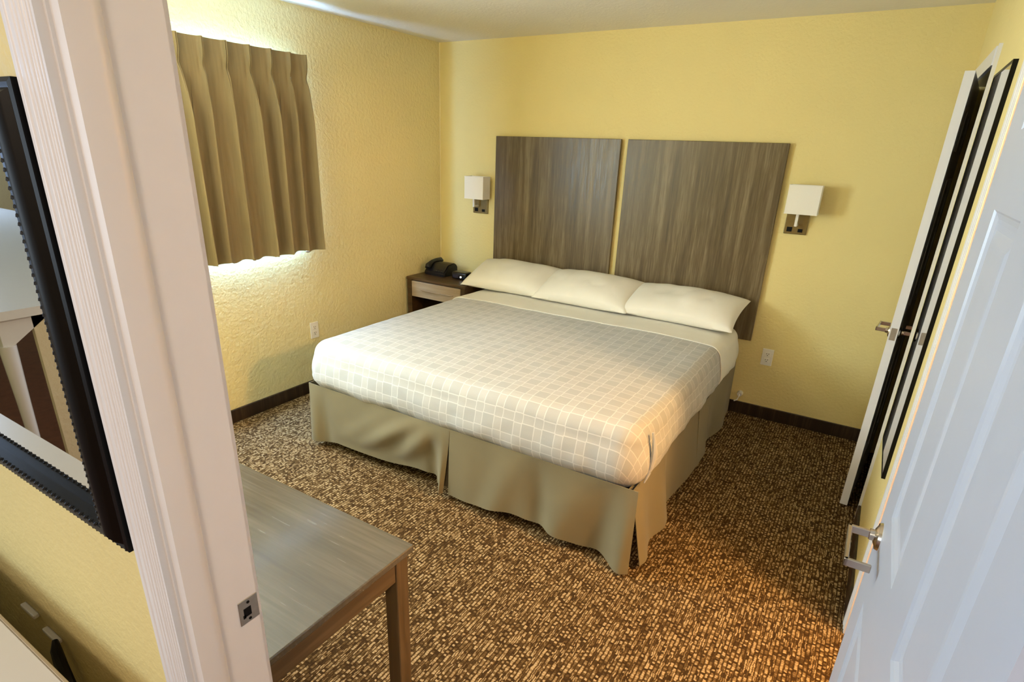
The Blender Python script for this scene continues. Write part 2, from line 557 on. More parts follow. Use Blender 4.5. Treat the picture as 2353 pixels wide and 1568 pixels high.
wall_casing('trim_9', D2Y0-0.008, -0.12, D2Z)
wall_casing('corner_halo_strip0', AY0-0.004, AY1+0.004, 2.05)
struct('corner_halo_strip1', B(W-0.0, W+0.10, D2Y0-0.012, D2Y0, 0, D2Z), M_white)
bm = bmesh.new(); box(bm, W, W+0.10, AY1, AY1+0.012, 0, 2.05); box(bm, W, W+0.10, AY0-0.012, AY0, 0, 2.05)
struct('corner_halo_strip2', bm, M_white)

# window
wn = empty('window_1', (-0.08, (WY0+WY1)/2, WZ0), kind=ST)
bm = bmesh.new()
for a in ((WY0, WY0+0.05, WZ0, WZ1), (WY1-0.05, WY1, WZ0, WZ1), (WY0+.05, WY1-.05, WZ0, WZ0+0.05), (WY0+.05, WY1-.05, WZ1-0.05, WZ1)):
    box(bm, -0.11, -0.06, *a)
obj('window_frame', bm, M_plastic, wn)
obj('window_sash', B(-0.105, -0.065, (WY0+WY1)/2-0.02, (WY0+WY1)/2+0.02, WZ0+.05, WZ1-.05), M_plastic, wn)
for a, b_ in ((WY0+.05, (WY0+WY1)/2-.02), ((WY0+WY1)/2+.02, WY1-.05)):
    obj('pane', B(-0.088, -0.083, a, b_, WZ0+.05, WZ1-.05), M_glass, wn)
obj('window_sill', B(-0.06, 0.008, WY0, WY1, WZ0-0.012, WZ0+0.006), M_plastic, wn)


# ------------------------------------------------------------------ doors
def slab_face(bm, xs_, flip, wid, ht, panels):
    """one face of a moulded door at local x = xs_, with openings left for the panels; y along the width"""
    ys = sorted({0, wid} | {p[0] for p in panels} | {p[1] for p in panels})
    zs = sorted({0, ht} | {p[2] for p in panels} | {p[3] for p in panels})
    vs = {}
    V = lambda y, z: vs.setdefault((y, z), bm.verts.new((xs_, y, z)))
    for a, b_ in zip(ys, ys[1:]):
        for c_, d in zip(zs, zs[1:]):
            if any(p[0] <= a and b_ <= p[1] and p[2] <= c_ and d <= p[3] for p in panels): continue
            bm.faces.new((V(a, c_), V(b_, c_), V(b_, d), V(a, d)))


def panel_mesh(xs_, sgn, p):
    """moulded raised panel: cove, flat channel, raised field; sgn = direction into the door"""
    bm = bmesh.new()
    y0, y1, z0, z1 = p
    rings = []
    for ins, dep in ((0, 0), (0.004, 0.0035), (0.013, 0.0075), (0.020, 0.0085), (0.030, 0.0085), (0.048, 0.0030), (0.054, 0.0024)):
        x = xs_ + sgn*dep
        rings.append([bm.verts.new((x, a, b_)) for a, b_ in ((y0+ins, z0+ins), (y1-ins, z0+ins), (y1-ins, z1-ins), (y0+ins, z1-ins))])
    for r0, r1 in zip(rings, rings[1:]):
        for k in range(4):
            bm.faces.new((r0[k], r0[(k+1) % 4], r1[(k+1) % 4], r1[k]))
    bm.faces.new(rings[-1])
    return bm


def lever(root, x, sgn, y, z, ydir, name='lever_handle'):
    """U shaped lever: rose on the door face, square neck, bar along the door, end turned back"""
    h = obj(name, lever_bar(x, sgn, y, z, ydir), M_steel, root, local=True, smooth=False, label='satin nickel lever handle')
    bm = bmesh.new()
    cyl(bm, (x, y, z), (x+sgn*0.006, y, z), 0.031, 0.029, n=28)
    cyl(bm, (x+sgn*0.006, y, z), (x+sgn*0.011, y, z), 0.026, 0.016, n=28)
    cyl(bm, (x+sgn*0.011, y, z), (x+sgn*0.020, y, z), 0.0125, 0.0125, n=20)
    obj('rose', bm, M_steel, h, local=True, smooth=True)


def lever_bar(x, sgn, y, z, ydir):
    bm = bmesh.new()
    e = x+sgn*0.062
    q = sorted
    a, b_ = q((x+sgn*0.018, e))
    box(bm, a, b_, y-0.0045, y+0.0045, z-0.009, z+0.009, bev=0.0015, seg=1)
    ya, yb2 = q((y-ydir*0.0045, y+ydir*0.140))
    a, b_ = q((e, e-sgn*0.008))
    box(bm, a, b_, ya, yb2, z-0.009, z+0.009, bev=0.0015, seg=1)
    a, b_ = q((e, x+sgn*0.014))
    ya, yb2 = q((y+ydir*0.132, y+ydir*0.140))
    box(bm, a, b_, ya, yb2, z-0.009, z+0.009, bev=0.0015, seg=1)
    return bm


def make_door(name, loc, rz, wid, ht, xf, th, latch_z, hinge_z, label, mat):
    """local frame: pin at origin, door along +y, bedroom-wall face at x = xf, other face at x = xf+th"""
    d = empty(name, loc, rz, label=label, kind=ST)
    k_ = wid/0.92
    cols = ((0.131*k_, 0.368*k_), (0.540*k_, 0.788*k_))
    rows = ((0.235, 0.800), (1.015, 1.615), (1.735, 1.900))
    panels = [(a, b_, c_, e) for a, b_ in cols for c_, e in rows]
    bm = bmesh.new()
    slab_face(bm, xf, False, wid, ht, panels)
    slab_face(bm, xf+th, True, wid, ht, panels)
    for (y0, y1) in ((0, 0), (wid, wid)):
        v = [bm.verts.new(c_) for c_ in ((xf, y0, 0), (xf+th, y0, 0), (xf+th, y0, ht), (xf, y0, ht))]; bm.faces.new(v)
    for z in (0, ht):
        v = [bm.verts.new(c_) for c_ in ((xf, 0, z), (xf+th, 0, z), (xf+th, wid, z), (xf, wid, z))]; bm.faces.new(v)
    bmesh.ops.remove_doubles(bm, verts=bm.verts, dist=0.0002)
    obj('door_slab', bm, mat, d, local=True)
    for p in panels:
        bm = panel_mesh(xf, 1, p); merge(bm, panel_mesh(xf+th, -1, p))
        obj('panel', bm, mat, d, local=True)
    lever(d, xf, -1, wid-0.062, latch_z, -1)
    lever(d, xf+th, 1, wid-0.062, latch_z, -1)
    obj('latch_plate', B(xf+0.006, xf+th-0.006, wid, wid+0.0015, latch_z-0.029, latch_z+0.029), M_dull, d, local=True, label='metal latch plate on the door edge')
    for z in hinge_z:
        hb_ = bmesh.new(); cyl(hb_, (0.0, 0.0, z-0.045), (0.0, 0.0, z+0.045), 0.006, n=12)
        obj('hinge', hb_, M_dull, d, local=True)
    return d


# bedroom door, opened against the right wall
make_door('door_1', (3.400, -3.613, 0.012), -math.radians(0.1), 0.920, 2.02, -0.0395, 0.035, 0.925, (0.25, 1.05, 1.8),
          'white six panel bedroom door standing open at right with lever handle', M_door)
# closet door at the far end of the right wall, ajar
make_door('door_2', (W-0.003, D2Y1-0.004, 0.012), PI+math.radians(0), 0.785, 2.03, -0.036, 0.035, 0.935, (0.25, 1.05, 1.8),
          'white closet door ajar in the right wall beside the headboard wall', M_white)
d2 = [o for o in COL.objects if o.name == 'door_2'][0]
d2.rotation_euler = (0, 0, PI-math.radians(6.3)); d2.location = (W-0.003, D2Y1-0.004, 0.012)


# ------------------------------------------------------------------ wall mirror on the right wall
m = empty('wall_mirror', (W, -1.405, 0.55), label='tall narrow wall mirror with thin dark edge on the right wall beside the closet door', cat='mirror')
MY0, MY1, MZ0, MZ1 = -1.61, -1.20, 0.55, 1.985
obj('mirror_glass', B(W-0.012, W-0.003, MY0, MY1, MZ0, MZ1), M_mirror, m)
bm = bmesh.new()
box(bm, W-0.0135, W, MY0-0.008, MY0, MZ0-0.008, MZ1+0.008); box(bm, W-0.0135, W, MY1, MY1+0.006, MZ0-0.008, MZ1+0.008)
box(bm, W-0.0135, W, MY0, MY1, MZ0-0.008, MZ0); box(bm, W-0.0135, W, MY0, MY1, MZ1, MZ1+0.008)
obj('mirror_frame', bm, M_blackframe, m)

# ------------------------------------------------------------------ bed
BX0, BX1 = 0.655, 2.595
BYF, BYH = -2.035, -0.055
ZT, ZB = 0.655, 0.375


def bed_shell(off, ztop_extra=0.0, zbot=ZB, n=360, wav=0.0, seed=0.0, clip_min=None, clip_max=None, drop=0.0):
    """rounded-box cloth skin over the mattress, grown outwards by off; UV in metres"""
    bm = bmesh.new(); uvl = bm.loops.layers.uv.verify()
    cx, cy = (BX0+BX1)/2, (BYF+BYH)/2
    hx, hy = (BX1-BX0)/2+off, (BYH-BYF)/2+off
    rc = 0.10           # plan corner radius
    re = 0.075          # edge rounding radius
    zt = ZT+off+ztop_extra

    def plan(inset, k):
        ax, ay = hx-inset, hy-inset
        r = max(rc-inset, 0.012)
        # walk round the rounded rectangle with fixed share per side
        per = [2*(hx-rc), 2*(hy-rc)]
        seq = []
        tot = 2*per[0]+2*per[1]+2*PI*rc
        s = k/n*tot
        segs = [('l', 0), ('c', 0), ('l', 1), ('c', 1), ('l', 2), ('c', 2), ('l', 3), ('c', 3)]
        for ty, q in segs:
            L = per[q % 2] if ty == 'l' else PI/2*rc
            if s <= L or (ty, q) == ('c', 3):
                f = min(s/L, 1.0); break
            s -= L
        lx, ly = ax-r, ay-r
        if ty == 'l':
            if q == 0: return (-lx+2*lx*f, -ay, 0, -1)
            if q == 1: return (ax, -ly+2*ly*f, 1, 0)
            if q == 2: return (lx-2*lx*f, ay, 0, 1)
            return (-ax, ly-2*ly*f, -1, 0)
        a = {0: -PI/2, 1: 0, 2: PI/2, 3: PI}[q] + PI/2*f
        c_ = {0: (lx, -ly), 1: (lx, ly), 2: (-lx, ly), 3: (-lx, -ly)}[q]
        return (c_[0]+r*math.cos(a), c_[1]+r*math.sin(a), math.cos(a), math.sin(a))

    rings = []
    mx = min(hx, hy)-0.02
    ins = [mx-(mx-re)*(i/26) for i in range(27)]
    prof_ = [(i, zt - 0.012*max(0, 1-(i-re)/0.35)**2, None) for i in ins]
    for i in range(1, 9):
        a = PI/2*i/8
        prof_.append((re*(1-math.sin(a)), zt-0.012-re*(1-math.cos(a)), re*a))
    z1 = zt-0.012-re
    zb = zbot-drop
    for i in range(1, 11):
        q = i/10
        bulge = 0.020*math.sin(PI*q)*1.0 - 0.028*max(0, q-0.72)/0.28
        prof_.append((-bulge, z1+(zb-z1)*q, re*PI/2+(z1-zb)*q))
    for inset, z, arc in prof_:
        ring = []
        for k in range(n):
            x, y, nx_, ny_ = plan(inset, k)
            if arc is None: u, v = x, y
            else:
                bx_, by_, _, _ = plan(re, k); u, v = bx_+nx_*arc, by_+ny_*arc
            X, Y = cx+x, cy+y
            if arc is None:
                zz = z + 0.007*sn(X, Y, seed, 2.3) + 0.003*sn(X, Y, seed+3, 7)
                nn = 0
            else:
                q = max(0.0, min(1.0, (zt-z)/(zt-zb)))
                nn = wav*q*(sn(X*1.0, Y*1.0, z+seed, 5)*1.0 + 0.5*sn(X, Y, z+seed+9, 13))
                nn += (0.5*wav)*q*(1-abs(sn(X*1.3+Y*0.6, Y*1.3, z*9+seed, 2.2)))**4 if wav else 0
                zz = z + (0.007*sn(X, Y, seed, 2.3)+0.003*sn(X, Y, seed+3, 7))*(1-q) + q*0.010*sn(X, Y, seed+1, 2.6)
                # cover sits lower at the near right foot corner's left, higher mid-side
                zz -= q*0.0
            vv = bm.verts.new((X+nx_*nn, Y+ny_*nn, zz))
            ring.append((vv, (u, v)))
        rings.append(ring)
    for r0, r1 in zip(rings, rings[1:]):
        for k in range(n):
            q = (r0[k], r0[(k+1) % n], r1[(k+1) % n], r1[k])
            f = bm.faces.new([a[0] for a in q])
            for l, a in zip(f.loops, q): l[uvl].uv = a[1]
    f = bm.faces.new([a[0] for a in rings[0]])
    for l, a in zip(f.loops, rings[0]): l[uvl].uv = a[1]
    bmesh.ops.triangulate(bm, faces=[f])
    if clip_max is not None:
        bmesh.ops.bisect_plane(bm, geom=list(bm.verts)+list(bm.edges)+list(bm.faces), plane_co=(0, clip_max, 0), plane_no=(0, 1, 0), clear_outer=True)
    if clip_min is not None:
        bmesh.ops.bisect_plane(bm, geom=list(bm.verts)+list(bm.edges)+list(bm.faces), plane_co=(0, clip_min, 0), plane_no=(0, -1, 0), clear_outer=True)
    return bm


bed = empty('bed', ((BX0+BX1)/2, (BYF+BYH)/2, 0), label='king size bed with taupe pleated skirt and white mattress under two headboard panels', cat='bed')
bm = bed_shell(0.0, n=220)
bmesh.ops.holes_fill(bm, edges=[e for e in bm.edges if e.is_boundary], sides=0)
obj('mattress', bm, M_cotton, bed, smooth=True)
obj('box_spring', B(BX0+0.015, BX1-0.01, BYF+0.03, BYH, 0.17, 0.365, bev=0.02), M_dark, bed)
bm = bmesh.new()
for x in (BX0+.12, (BX0+BX1)/2, BX1-.12):
    for y in (BYF+.35, BYH-.3):
        cyl(bm, (x, y, 0), (x, y, 0.17), 0.025, n=12)
for i, b3 in enumerate([bm]): pass
bm.free()
for x in (BX0+.12, (BX0+BX1)/2, BX1-.12):
    for y in (BYF+.35, BYH-.3):
        obj('frame_leg', cyl(bmesh.new(), (x, y, 0), (x, y, 0.17), 0.025, n=12), M_dark, bed)


def skirt_panel(p0, p1, nrm, ztop, zbot, disp, nu=70, nv=18, name='skirt_panel', label=None):
    p0 = Vector(p0); p1 = Vector(p1); nr = Vector(nrm)

    def fn(s, q):
        p = p0.lerp(p1, s)
        zb = zbot(s)
        z = ztop(s)+(zb-ztop(s))*q
        d = disp(s, q)
        sh = 0
        if isinstance(d, tuple): d, sh = d
        tan = (p1-p0).normalized()
        return Vector((p.x, p.y, 0)) + nr*d + tan*sh + Vector((0, 0, z))
    bm = grid(bmesh.new(), nu, nv, fn)
    solidify(bm, 0.003)
    return obj(name, bm, M_skirt, bed, smooth=True, label=label)


sm = lambda a, b_, x: (lambda q: q*q*(3-2*q))(max(0, min(1, (x-a)/(b_-a))))
gs = lambda x, c_, wd: math.exp(-((x-c_)/wd)**2)
FY = BYF-0.012
XC = 1.655


def front_left(s, q):
    d = -0.012*q*sm(0.25, 0.75, s)                                   # sags back under the bed
    d += 0.030*q*gs(s, 0.035, 0.05) - 0.014*q*gs(s, 0.11, 0.05)      # folded left end
    # soft diagonal drapes running down from the pleat
    for c0, c1, wd, am in ((0.80, 0.36, .09, .034), (0.92, 0.66, .07, .030), (0.62, 0.20, .08, .012)):
        c_ = c0+(c1-c0)*q
        d += am*math.sin(PI*min(1, q*1.1))*gs(s, c_, wd)
    d += 0.055*q**1.1*gs(s, 0.965, 0.035) - 0.018*q*gs(s, 0.885, 0.035) + 0.012*q*sm(.97, 1, s)
    return d, -0.030*q**1.3*sm(0.95, 1.0, s)


def front_right(s, q):
    d = 0.012*q
    for c0, c1, wd, am in ((0.40, 0.28, .08, .026), (0.52, 0.55, .055, -.030), (0.74, 0.62, .09, .034), (0.88, 0.84, .06, -.026), (0.12, 0.12, .08, .010)):
        c_ = c0+(c1-c0)*q
        d += am*q**0.8*gs(s, c_, wd)
    d += 0.046*q**1.1*gs(s, 0.962, 0.045)
    return d, 0.012*q*sm(.9, 1, s)


skirt_panel((BX0-0.012, FY, 0), (XC, FY, 0), (0, -1, 0), lambda s: 0.40, lambda s: 0.046+0.022*sm(.1, .2, s)+0.030*gs(s, .80, .16) - 0.040*sm(.88, .95, s), front_left, 130, 24)
skirt_panel((XC-0.002, FY, 0), (BX1+0.028, FY, 0), (0, -1, 0), lambda s: 0.40, lambda s: 0.034+0.034*gs(s, .38, .16)+0.018*gs(s, .62, .14) - 0.022*sm(.82, .93, s), front_right, 130, 24)
skirt_panel((XC-0.10, FY+0.02, 0), (XC+0.10, FY+0.02, 0), (0, -1, 0), lambda s: 0.39, lambda s: 0.05, lambda s, q: 0.0, 10, 6, label='inner flap of the skirt pleat')
# left end return and right side panels
skirt_panel((BX0-0.012, BYH, 0), (BX0-0.012, FY, 0), (-1, 0, 0), lambda s: 0.40, lambda s: 0.045, lambda s, q: 0.008*q*math.sin(s*18)+0.01*q, 60, 12)
RX = BX1+0.004


def side_a(s, q):
    d = 0.050*q**1.1*(1-sm(0.40, 0.46, s)) + 0.010*q
    d += 0.018*q*gs(s, 0.06, .06) - 0.016*q*gs(s, 0.20, .06) + 0.012*q*gs(s, .33, .05)
    d += 0.030*q*sm(.46, .95, s)
    return d, 0.012*q*(1-sm(0, .06, s))


def side_b(s, q):
    return 0.004*q+0.030*q*(1-sm(.20, .26, s))+0.030*q*gs(s, .62, .16)-0.010*q*gs(s, .40, .08) - 0.03*sm(.92, 1, s)


skirt_panel((RX, FY+0.01, 0), (RX, -1.02, 0), (1, 0, 0), lambda s: 0.395, lambda s: 0.03+0.012*sm(0, .3, s), side_a, 90, 20)
skirt_panel((RX+0.006, -1.03, 0), (RX+0.006, BYH+0.03, 0), (1, 0, 0), lambda s: 0.395, lambda s: 0.035, side_b, 80, 18)
skirt_panel((RX-0.02, FY+0.16, 0), (RX-0.02, FY-0.0, 0), (1, 0, 0), lambda s: 0.39, lambda s: 0.05, lambda s, q: 0.0, 10, 6)

# bedspread, folded sheet band
bm = bed_shell(0.006, n=520, wav=0.012, seed=2.0, clip_max=-0.62, zbot=ZB)
solidify(bm, -0.004)
# tucked hospital fold at the near right foot corner
sp_ = obj('bedspread', bm, M_spread, smooth=True, origin=((BX0+BX1)/2, (BYF+BYH)/2, 0.38))
tag(sp_, 'pale grey bedspread with white interlocking squares covering the bed', 'bedspread')
WM[sp_.name] = Matrix.Translation(((BX0+BX1)/2, (BYF+BYH)/2, 0.38))
bm = bmesh.new()
pts = []
for i in range(15):
    q = i/14
    pts.append((BX1+0.012+0.030*math.sin(PI*(0.12+0.72*q)), BYF+0.10-0.045*q**2, ZT-0.03-(ZT-0.03-0.41)*q))
tube(bm, pts, 0.007, 8, [0.003+0.009*math.sin(PI*min(1, .1+.9*i/14)) for i in range(15)])
obj('corner_fold', bm, M_spread, sp_, smooth=True)
bm = bed_shell(0.0105, n=520, wav=0.010, seed=2.0, clip_max=-0.30, clip_min=-0.70, zbot=ZB+0.005)
solidify(bm, -0.004)
sh = obj('folded_sheet', bm, M_cotton, smooth=True, origin=((BX0+BX1)/2, -0.5, 0.4))
tag(sh, 'white top sheet folded back over the bedspread below the pillows', 'sheet')
bm = bed_shell(0.0135, n=520, wav=0.010, seed=2.0, clip_max=-0.683, clip_min=-0.703, zbot=ZB+0.008)
solidify(bm, -0.003)
obj('hem', bm, M_cotton, sh, smooth=True)


# pillows
def pillow(cx, cy, cz, a, b_, hgt, tilt, yawz, seed, label):
    rot = Matrix.Translation((cx, cy, cz)) @ Matrix.Rotation(yawz, 4, 'Z') @ Matrix.Rotation(tilt, 4, 'X')
    bm = bmesh.new()
    for sgn in (1, -1):
        def fn(s, q, sgn=sgn):
            u, v = 2*s-1, 2*q-1
            u = math.copysign(abs(u)**0.8, u); v = math.copysign(abs(v)**0.8, v)
            e = ((1-u*u)*(1-v*v))
            z = hgt*(max(e, 0)**0.42)*(1.0 if sgn > 0 else 0.55)
            x = a*u*(1-0.050*(1-v*v)**1.0*abs(u)**3)
            y = b_*v*(1-0.10*(1-u*u)**1.0*abs(v)**3)
            z += 0.009*e*sn(x+seed, y, seed, 9) + 0.014*e*sn(x+seed, y, seed+4, 3.5) - 0.010*e*(1-abs(sn(x*1.6+seed, y*0.9, seed+7, 4)))**6
            return rot @ Vector((x, y, sgn*z))
        grid(bm, 44, 32, fn)
    bmesh.ops.remove_doubles(bm, verts=bm.verts, dist=0.0008)
    o = obj('pillow', bm, M_cotton, smooth=True, origin=(cx, cy, cz))
    tag(o, label, 'pillow', 'white pillows along the headboard')
    return o


pillow(0.912, -0.258, 0.760, 0.368, 0.205, 0.100, math.radians(20), 0.02, 1.0, 'leftmost white pillow next to the nightstand')
pillow(1.555, -0.270, 0.760, 0.365, 0.205, 0.102, math.radians(20), 0.0, 5.0, 'middle white pillow in front of the gap between headboard panels')
pillow(2.232, -0.265, 0.756, 0.382, 0.205, 0.102, math.radians(18), -0.04, 9.0, 'rightmost white pillow on the sconce side of the bed')

# headboard panels
for (x0, x1, lb) in ((0.572, 1.594, 'left dark grey brown wood headboard panel on the wall'), (1.644, 2.660, 'right dark grey brown wood headboard panel on the wall')):
    h = empty('headboard_panel', ((x0+x1)/2, -0.018, 0.54), label=lb, cat='headboard', group='headboard panels above the bed')
    obj('panel_board', B(x0, x1, -0.034, -0.012, 0.541, 1.777, bev=0.002, seg=1), M_head, h)
    bm = bmesh.new()
    bm.free()
    for z in (1.55, 0.75):
        obj('mounting_rail', B(x0+0.06, x1-0.06, -0.012, 0.0, z, z+0.07), M_night, h)


# sconces
def sconce(px0, px1, pz0, pz1, sx0, sx1, sz0, sz1, label, armx):
    c = empty('wall_sconce', ((px0+px1)/2, 0, pz0), label=label, cat='wall lamp', group='bedside wall sconces')
    obj('wall_plate', B(px0, px1, -0.012, 0.0, pz0, pz1+0.14, bev=0.003, seg=2), M_bronze, c)
    d0, d1 = -0.135, -0.035
    bm = bmesh.new()
    # square shade with open top and bottom
    th = 0.003
    box(bm, sx0, sx1, d0, d0+th, sz0, sz1); box(bm, sx0, sx1, d1-th, d1, sz0, sz1)
    box(bm, sx0, sx0+th, d0+th, d1-th, sz0, sz1); box(bm, sx1-th, sx1, d0+th, d1-th, sz0, sz1)
    shd = obj('shade', bm, M_shade, c)
    for z in (sz0-0.001, sz1-0.005):
        bm = bmesh.new()
        box(bm, sx0-0.001, sx1+0.001, d0-0.001, d0+0.001, z, z+0.006); box(bm, sx0-0.001, sx1+0.001, d1-0.001, d1+0.001, z, z+0.006)
        box(bm, sx0-0.001, sx0+0.001, d0+0.001, d1-0.001, z, z+0.006); box(bm, sx1-0.001, sx1+0.001, d0+0.001, d1-0.001, z, z+0.006)
        obj('shade_rim', bm, M_shade, shd)
    bm = bmesh.new()
    box(bm, armx-0.008, armx+0.008, -0.070, -0.012, pz0+0.052, pz0+0.066, bev=0.002, seg=1)
    box(bm, armx-0.008, armx+0.008, -0.082, -0.066, pz0+0.052, sz0+0.03, bev=0.002, seg=1)
    obj('arm', bm, M_plastic, c)
    bm = bmesh.new(); cyl(bm, (armx, -0.08, sz0+0.02), (armx, -0.08, sz0+0.05), 0.018, n=16); cyl(bm, (armx, -0.08, sz0+0.05), (armx, -0.08, sz0+0.12), 0.022, 0.026, n=16)
    obj('lamp_bulb', bm, M_plastic, c)
    wpl = px1-px0
    a = px0+wpl*0.13
    obj('socket', B(a, a+0.030, -0.0145, -0.012, pz0+0.014, pz0+0.042), M_hole, c, label='black power socket')
    b4 = px0+wpl*0.62
    sw = obj('switch', B(b4, b4+0.026, -0.016, -0.012, pz0+0.014, pz0+0.034), M_hole, c, label='black switch')


sconce(0.350, 0.494, 1.187, 1.30, 0.349, 0.527, 1.307, 1.476, 'left bedside wall sconce with square white shade above the nightstand', 0.400)
sconce(2.718, 2.848, 1.257, 1.36, 2.716, 2.893, 1.386, 1.550, 'right bedside wall sconce with square white shade and outlet plate', 2.787)

# nightstand
NX0, NX1, NY0, NY1, NZ = 0.026, 0.606, -0.480, -0.036, 0.685
ns = empty('nightstand', ((NX0+NX1)/2, (NY0+NY1)/2, 0), label='dark wood nightstand with pale drawer front in the corner', cat='nightstand')
obj('table_top', B(NX0-0.006, NX1+0.006, NY0-0.006, NY1, NZ-0.022, NZ, bev=0.002, seg=1), M_night, ns)
obj('side_panel', B(NX0, NX0+0.045, NY0, NY1, 0, NZ-0.022), M_night, ns)
obj('side_panel', B(NX1-0.035, NX1, NY0, NY1, 0, NZ-0.022), M_night, ns)
obj('back_panel', B(NX0+0.045, NX1-0.035, NY1-0.012, NY1, 0.05, NZ-0.022), M_night, ns)
obj('shelf', B(NX0+0.045, NX1-0.035, NY0+0.01, NY1-0.012, 0.16, 0.18), M_night, ns)
dr = obj('drawer', B(NX0+0.048, NX1-0.038, NY0-0.004, NY0+0.35, 0.528, 0.656, bev=0.002, seg=1), M_drawer, ns)
bm = bmesh.new()
tube(bm, [(0.17+0.33*i/12, NY0-0.006-0.018*math.sin(PI*i/12)**.5, 0.593) for i in range(13)], 0.005, 8)
obj('drawer_pull', bm, M_drawer, dr, smooth=True)

# telephone
ph = empty('telephone', (0.185, -0.235, NZ), label='black desk telephone on the nightstand', cat='telephone')
bm = bmesh.new()
pts = [(-0.095, 0), (0.095, 0), (0.095, 0.030), (0.03, 0.092), (-0.06, 0.098), (-0.095, 0.07)]   # side outline: local y (front -) , z
va = []
for sx_ in (-0.105, 0.105):
    va.append([bm.verts.new((0.185+sx_, -0.235-p[0], NZ+p[1])) for p in pts])
k = len(pts)
for i in range(k): bm.faces.new((va[0][i], va[0][(i+1) % k], va[1][(i+1) % k], va[1][i]))
bm.faces.new(va[0]); bm.faces.new(va[1][::-1])
bmesh.ops.bevel(bm, geom=list(bm.edges), offset=0.008, segments=2, affect='EDGES')
obj('phone_base', bm, M_dark, ph, smooth=True)
bm = bmesh.new()
tube(bm, [(0.117, -0.325, NZ+0.058), (0.114, -0.315, NZ+0.074), (0.112, -0.26, NZ+0.100), (0.112, -0.21, NZ+0.106), (0.114, -0.155, NZ+0.100), (0.116, -0.145, NZ+0.088)], 0.02, 12, [0.024, 0.026, 0.017, 0.017, 0.026, 0.024])
obj('handset', bm, M_dark, ph, smooth=True)
for i in range(3):
    for j_ in range(4):
        x = 0.185+0.02+i*0.024; q = j_/3.0
        y = -0.235-0.085+q*0.055; z = NZ+0.037+q*0.040
        obj('key', B(x-.008, x+.008, y-.006, y+.006, z, z+0.006), M_dark, ph)
# alarm clock
ck = empty('alarm_clock', (0.44, -0.26, NZ), rz=0.0, label='small black clock with a round bright button beside the telephone', cat='clock')
bm = bmesh.new(); box(bm, 0.355, 0.50, -0.315, -0.225, NZ, NZ+0.060, bev=0.014, seg=3)
obj('clock_body', bm, M_dark, ck, smooth=True)
bm = bmesh.new(); cyl(bm, (0.485, -0.27, NZ+0.035), (0.522, -0.265, NZ+0.035), 0.012, n=14)
obj('knob', bm, M_dark, ck, smooth=True)
bm = bmesh.new(); box(bm, 0.368, 0.425, -0.3165, -0.3145, NZ+0.014, NZ+0.040)
obj('display', bm, plain('clock_display', srgb(50, 46, 56), 0.1), ck)
bm = bmesh.new(); cyl(bm, (0.450, -0.314, NZ+0.024), (0.450, -0.321, NZ+0.024), 0.0075, n=16)  # round white dot with emission
t = NT('white_emissive_button'); t.base(t.mix(t.noise(t.coord(), 5), (0.9, 0.9, 0.9, 1), (1, 1, 1, 1)), 0.4); t.p.inputs['Emission Color'].default_value = (1, 0.97, 0.9, 1); t.p.inputs['Emission Strength'].default_value = 1.0
obj('button', bm, t.m, ck, label='round white button')


# outlets
def outlet(name, cx, cz, yy, on_left, label, grp):
    c = empty(name, (yy if on_left else cx, cx if on_left else yy, cz), label=label, cat='outlet', group=grp)
    rot = Matrix.Translation((yy, cx, cz)) @ Matrix.Rotation(-PI/2*-1, 4, 'Z') if on_left else Matrix.Translation((cx, yy, cz))
    bm = B(-0.035, 0.035, -0.006, 0.0, -0.0575, 0.0575, bev=0.002, seg=2); bm.transform(rot)
    obj('cover_plate', bm, M_plastic, c)
    for s in (-1, 1):
        bm = B(-0.017, 0.017, -0.0085, -0.006, s*0.021-0.014, s*0.021+0.014, bev=0.001, seg=1); bm.transform(rot)
        r = obj('receptacle', bm, M_plastic, c)
        bm = bmesh.new()
        for x in (-0.0065, 0.0065): box(bm, x-0.0014, x+0.0014, -0.0090, -0.0084, s*0.021+0.000, s*0.021+0.008)
        box(bm, -0.0025, 0.0025, -0.0090, -0.0084, s*0.021-0.010, s*0.021-0.005)
        bm.transform(rot)
        obj('slot', bm, M_hole, r)
    return c


outlet('wall_outlet', -1.448, 0.450, 0.0, True, 'white wall outlet on the left wall under the window, beside the bed', 'duplex wall outlets')
outlet('wall_outlet', 2.778, 0.442, 0.0, False, 'white wall outlet on the back wall right of the headboard', 'duplex wall outlets')
# little plug on the back wall behind the bed skirt
pl = empty('wall_plug', (2.655, 0, 0.147), label='small white plug on the back wall beside the bed skirt above the baseboard', cat='plug')
bm = bmesh.new(); cyl(bm, (2.655, -0.0, 0.147), (2.655, -0.030, 0.147), 0.020, 0.016, n=18)
obj('plug_body', bm, M_plastic, pl, smooth=True)
bm = bmesh.new(); tube(bm, [(2.655, -0.028, 0.147), (2.655, -0.045, 0.135), (2.648, -0.05, 0.110), (2.63, -0.05, 0.10)], 0.004, 8)
obj('cord', bm, M_plastic, pl, smooth=True)

# ------------------------------------------------------------------ curtain
PLE = [-2.35, -2.215, -2.082, -1.950, -1.812, -1.675, -1.542, -1.432]
CT = empty('window_curtain', (0.09, -1.9, 1.02), label='tan pinch pleated curtain covering the window', cat='curtain')
CY0, CY1 = -2.42, -1.392
ZC1, ZC0 = 2.164, 1.022


